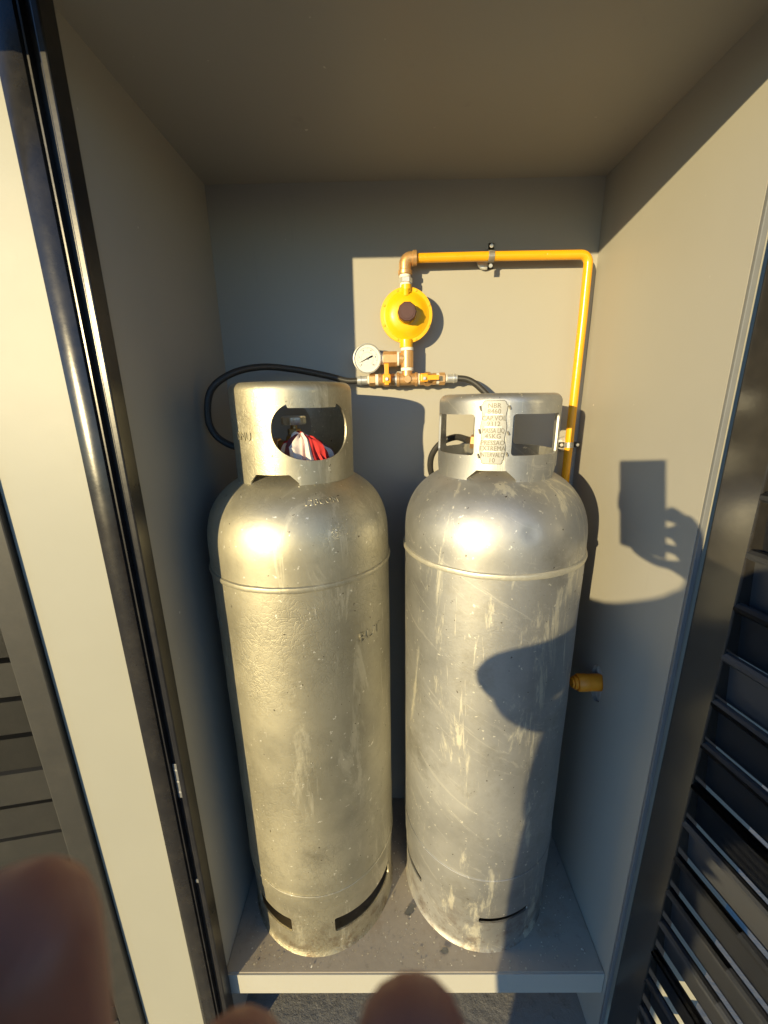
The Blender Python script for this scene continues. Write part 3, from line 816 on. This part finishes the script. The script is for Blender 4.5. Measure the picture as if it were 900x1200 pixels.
# ------------------------------------------------------------ dust and paint flakes on the shelf
bm = bmesh.new(); rnd = random.Random(11)
for k in range(900):
    x, y = rnd.uniform(.03, W-.03), rnd.uniform(-.42, -.05)
    if (x-L1[0])**2+(y-L1[1])**2 < .19**2 or (x-L2[0])**2+(y-L2[1])**2 < .19**2: continue
    s = rnd.choice((.0008, .0011, .0015, .0024)) * (2.2 if rnd.random() < .04 else 1)
    n = rnd.choice((4, 5, 6)); z = .0006+s*.25
    vs = [bm.verts.new((x+s*rnd.uniform(.6, 1.3)*math.cos(2*math.pi*i/n), y+s*rnd.uniform(.6, 1.3)*math.sin(2*math.pi*i/n), z+rnd.uniform(0, s*.5))) for i in range(n)]
    f = bm.faces.new(vs)
bmesh.ops.solidify(bm, geom=bm.faces[:], thickness=.0004)
obj('paint_flakes', bm, m_flake, kind='stuff', label='pale paint flakes and grit scattered on the shelf', category='flakes')
for (x, y, a, s) in ((.437, -.306, .5, 1.0), (.515, -.385, .2, .7)):   # torn paint scraps beside the right foot ring
    bm = bmesh.new(); n = 9
    vs = [bm.verts.new((s*.016*rnd.uniform(.45, 1.2)*math.cos(2*math.pi*i/n), s*.012*rnd.uniform(.4, 1.2)*math.sin(2*math.pi*i/n), .0015+rnd.uniform(0, .0015))) for i in range(n)]
    bm.faces.new(vs); bmesh.ops.solidify(bm, geom=bm.faces[:], thickness=.0006)
    o = obj('paint_scrap', bm, m_plate, label=('larger torn silver paint scrap left of the right cylinder foot' if s == 1 else 'small torn silver paint scrap in front of the right cylinder foot'), category='paint scrap')
    o.location = (x, y, 0); o.rotation_euler.z = a

# ------------------------------------------------------------ photographer and phone
def cw(r, u, d): return CAMP + R_*r + U_*u + F_*d      # metres right, up, forward of the lens
class Graph:
    def __init__(s): s.v = []; s.e = []; s.r = []
    def add(s, p, r, frm=None):
        s.v.append(Vector(p)); s.r.append(r if isinstance(r, tuple) else (r, r))
        if frm is not None: s.e.append((frm, len(s.v)-1))
        return len(s.v)-1
    def chain(s, frm, pts):
        for p, r in pts: frm = s.add(p, r, frm)
        return frm
    def build(s, name, mat, parent, root=0, sub=2):
        me = bpy.data.meshes.new(name); me.from_pydata(s.v, s.e, []); me.materials.append(mat)
        o = bpy.data.objects.new(name, me); C.objects.link(o); o.parent = parent
        o.modifiers.new('skin', 'SKIN'); sv = me.skin_vertices
        if not sv:
            bpy.context.view_layer.objects.active = o; bpy.ops.mesh.customdata_skin_add(); sv = me.skin_vertices
        for i, r in enumerate(s.r): sv[0].data[i].radius = r
        for i in range(len(s.r)): sv[0].data[i].use_root = (i == root)
        o.modifiers['skin'].use_smooth_shade = True
        m = o.modifiers.new('sub', 'SUBSURF'); m.levels = sub; m.render_levels = sub
        return o
per = thing('person', 'photographer in navy shirt holding a phone, fingertips at the lower picture edge', 'person', (0, 0, 0))
g = Graph()
pel = g.add((.09, -1.50, .68), (.15, .11))
# torso, neck, head
c1 = g.chain(pel, [((.13, -1.51, .85), (.145, .10)), ((.28, -1.50, 1.02), (.16, .11)), ((.34, -1.49, 1.14), (.13, .09))])
nk = g.chain(c1, [((.375, -1.475, 1.21), .06), ((.40, -1.45, 1.27), .055)])
hd = g.chain(nk, [((.42, -1.43, 1.33), (.075, .085)), ((.435, -1.425, 1.40), (.082, .098)), ((.44, -1.43, 1.46), (.06, .075))])
# legs
for hx, kx, fx in ((.03, .02, .02), (.17, .18, .19)):
    g.chain(pel, [((hx, -1.50, .60), .095), ((kx, -1.48, .22), .062), ((fx, -1.52, -.14), .042), ((fx, -1.51, -.205), .04), ((fx, -1.42, -.225), (.035, .022))])
# left arm: hand resting on the hip, elbow pushed out
la = g.chain(c1, [((.24, -1.47, 1.09), .055), ((.09, -1.41, .97), .048), ((-.05, -1.37, .945), .046), ((-.06, -1.40, .88), .043), ((.05, -1.39, .80), .032), ((.10, -1.38, .775), (.036, .020))])
for dx, dz in ((0, .012), (.004, 0), (.002, -.012), (-.006, -.024)):
    g.chain(la, [((.13+dx, -1.375, .775+dz), .009), ((.165+dx, -1.38, .77+dz), .008)])
# right arm: holds the phone from below
ra = g.chain(c1, [((.49, -1.46, 1.14), .060), ((.58, -1.38, .99), .050), ((.63, -1.30, .88), .043), ((.57, -1.22, .95), .040), (cw(.108, -.215, -.065), .031), (cw(.078, -.190, -.035), .030)])
palm = []
for p, q in (((.051, -.165, -.010), (.026, .020)), ((.045, -.142, -.004), (.024, .017)), ((.043, -.116, -.002), (.022, .015)), ((.039, -.090, .000), (.016, .012))):
    ra = g.add(cw(*p), q, ra); palm.append(ra)
fingers = [
    [(.021, -.086, .012), (-.012, -.094, .042), (-.045, -.084, .052), (-.0438, -.0430, .0455)],   # index finger, tip reaches highest in the picture
    [(.023, -.115, .012), (.002, -.116, .036), (-.014, -.098, .053), (-.0205, -.0648, .0490)],
    [(.025, -.142, .010), (.010, -.142, .034), (.006, -.106, .054), (.0032, -.0610, .0500)],
    [(.025, -.170, .006), (.010, -.172, .024), (-.016, -.166, .028), (-.036, -.158, .026)]]
for i, fch in enumerate(fingers):
    rr_ = (.0084, .0088, .0088, .0088) if i else (.0088, .0098, .0104, .0100)
    g.chain(palm[3-i], [(cw(*p), q) for p, q in zip(fch, rr_)])
g.chain(palm[2], [(cw(.034, -.104, -.016), .010), (cw(.014, -.088, -.026), .009), (cw(-.006, -.078, -.028), .0078)])
body = g.build('body', m_skin, per, pel)
# shirt, trousers, hair, shoes
g = Graph(); p0 = g.add((.075, -1.50, .47), (.125, .125))
c1 = g.chain(p0, [((.075, -1.50, .60), (.165, .140)), ((.10, -1.505, .75), (.180, .125)), ((.13, -1.51, .87), (.185, .125)), ((.28, -1.50, 1.0), (.170, .125)), ((.37, -1.49, 1.12), (.140, .108)), ])
g.chain(c1, [((.385, -1.478, 1.19), .068)])
g.chain(c1, [((.24, -1.47, 1.09), .070), ((.09, -1.41, .955), .066), ((-.04, -1.373, .935), .086), ((-.065, -1.395, .885), .078)])
g.chain(c1, [((.47, -1.46, 1.14), .076), ((.55, -1.385, 1.03), .068)])
g.build('shirt', m_shirt, per)
g = Graph(); p0 = g.add((.08, -1.50, .72), (.120, .090))
for hx, kx, fx in ((.03, .02, .02), (.17, .18, .19)):
    g.chain(p0, [((hx, -1.50, .58), .104), ((kx, -1.48, .22), .105), ((fx, -1.52, -.16), .088)])
g.build('trousers', m_trouser, per)
g = Graph(); h0 = g.add((.44, -1.455, 1.43), (.086, .085)); g.chain(h0, [((.442, -1.445, 1.485), (.06, .07))]); g.build('hair', m_hair, per)
for fx in (.02, .19):
    g = Graph(); h0 = g.add((fx, -1.53, -.20), (.042, .045)); g.chain(h0, [((fx, -1.44, -.212), (.045, .032)), ((fx, -1.37, -.22), (.038, .024))]); g.build('shoe', m_shoe, per)
# phone held right behind the lens
ph = thing('phone', 'dark smartphone held upright by the photographer', 'phone', CAMP)
pm = mw.to_3x3().to_4x4()
bm = B(-.091, .002, -.166, .009, .0065, .0145, bev=.003); bmesh.ops.transform(bm, matrix=pm, verts=bm.verts); obj('case', bm, m_phone, ph)
bm = B(-.088, -.001, -.162, .006, .0147, .0152); bmesh.ops.transform(bm, matrix=pm, verts=bm.verts); obj('screen', bm, m_phone, ph)
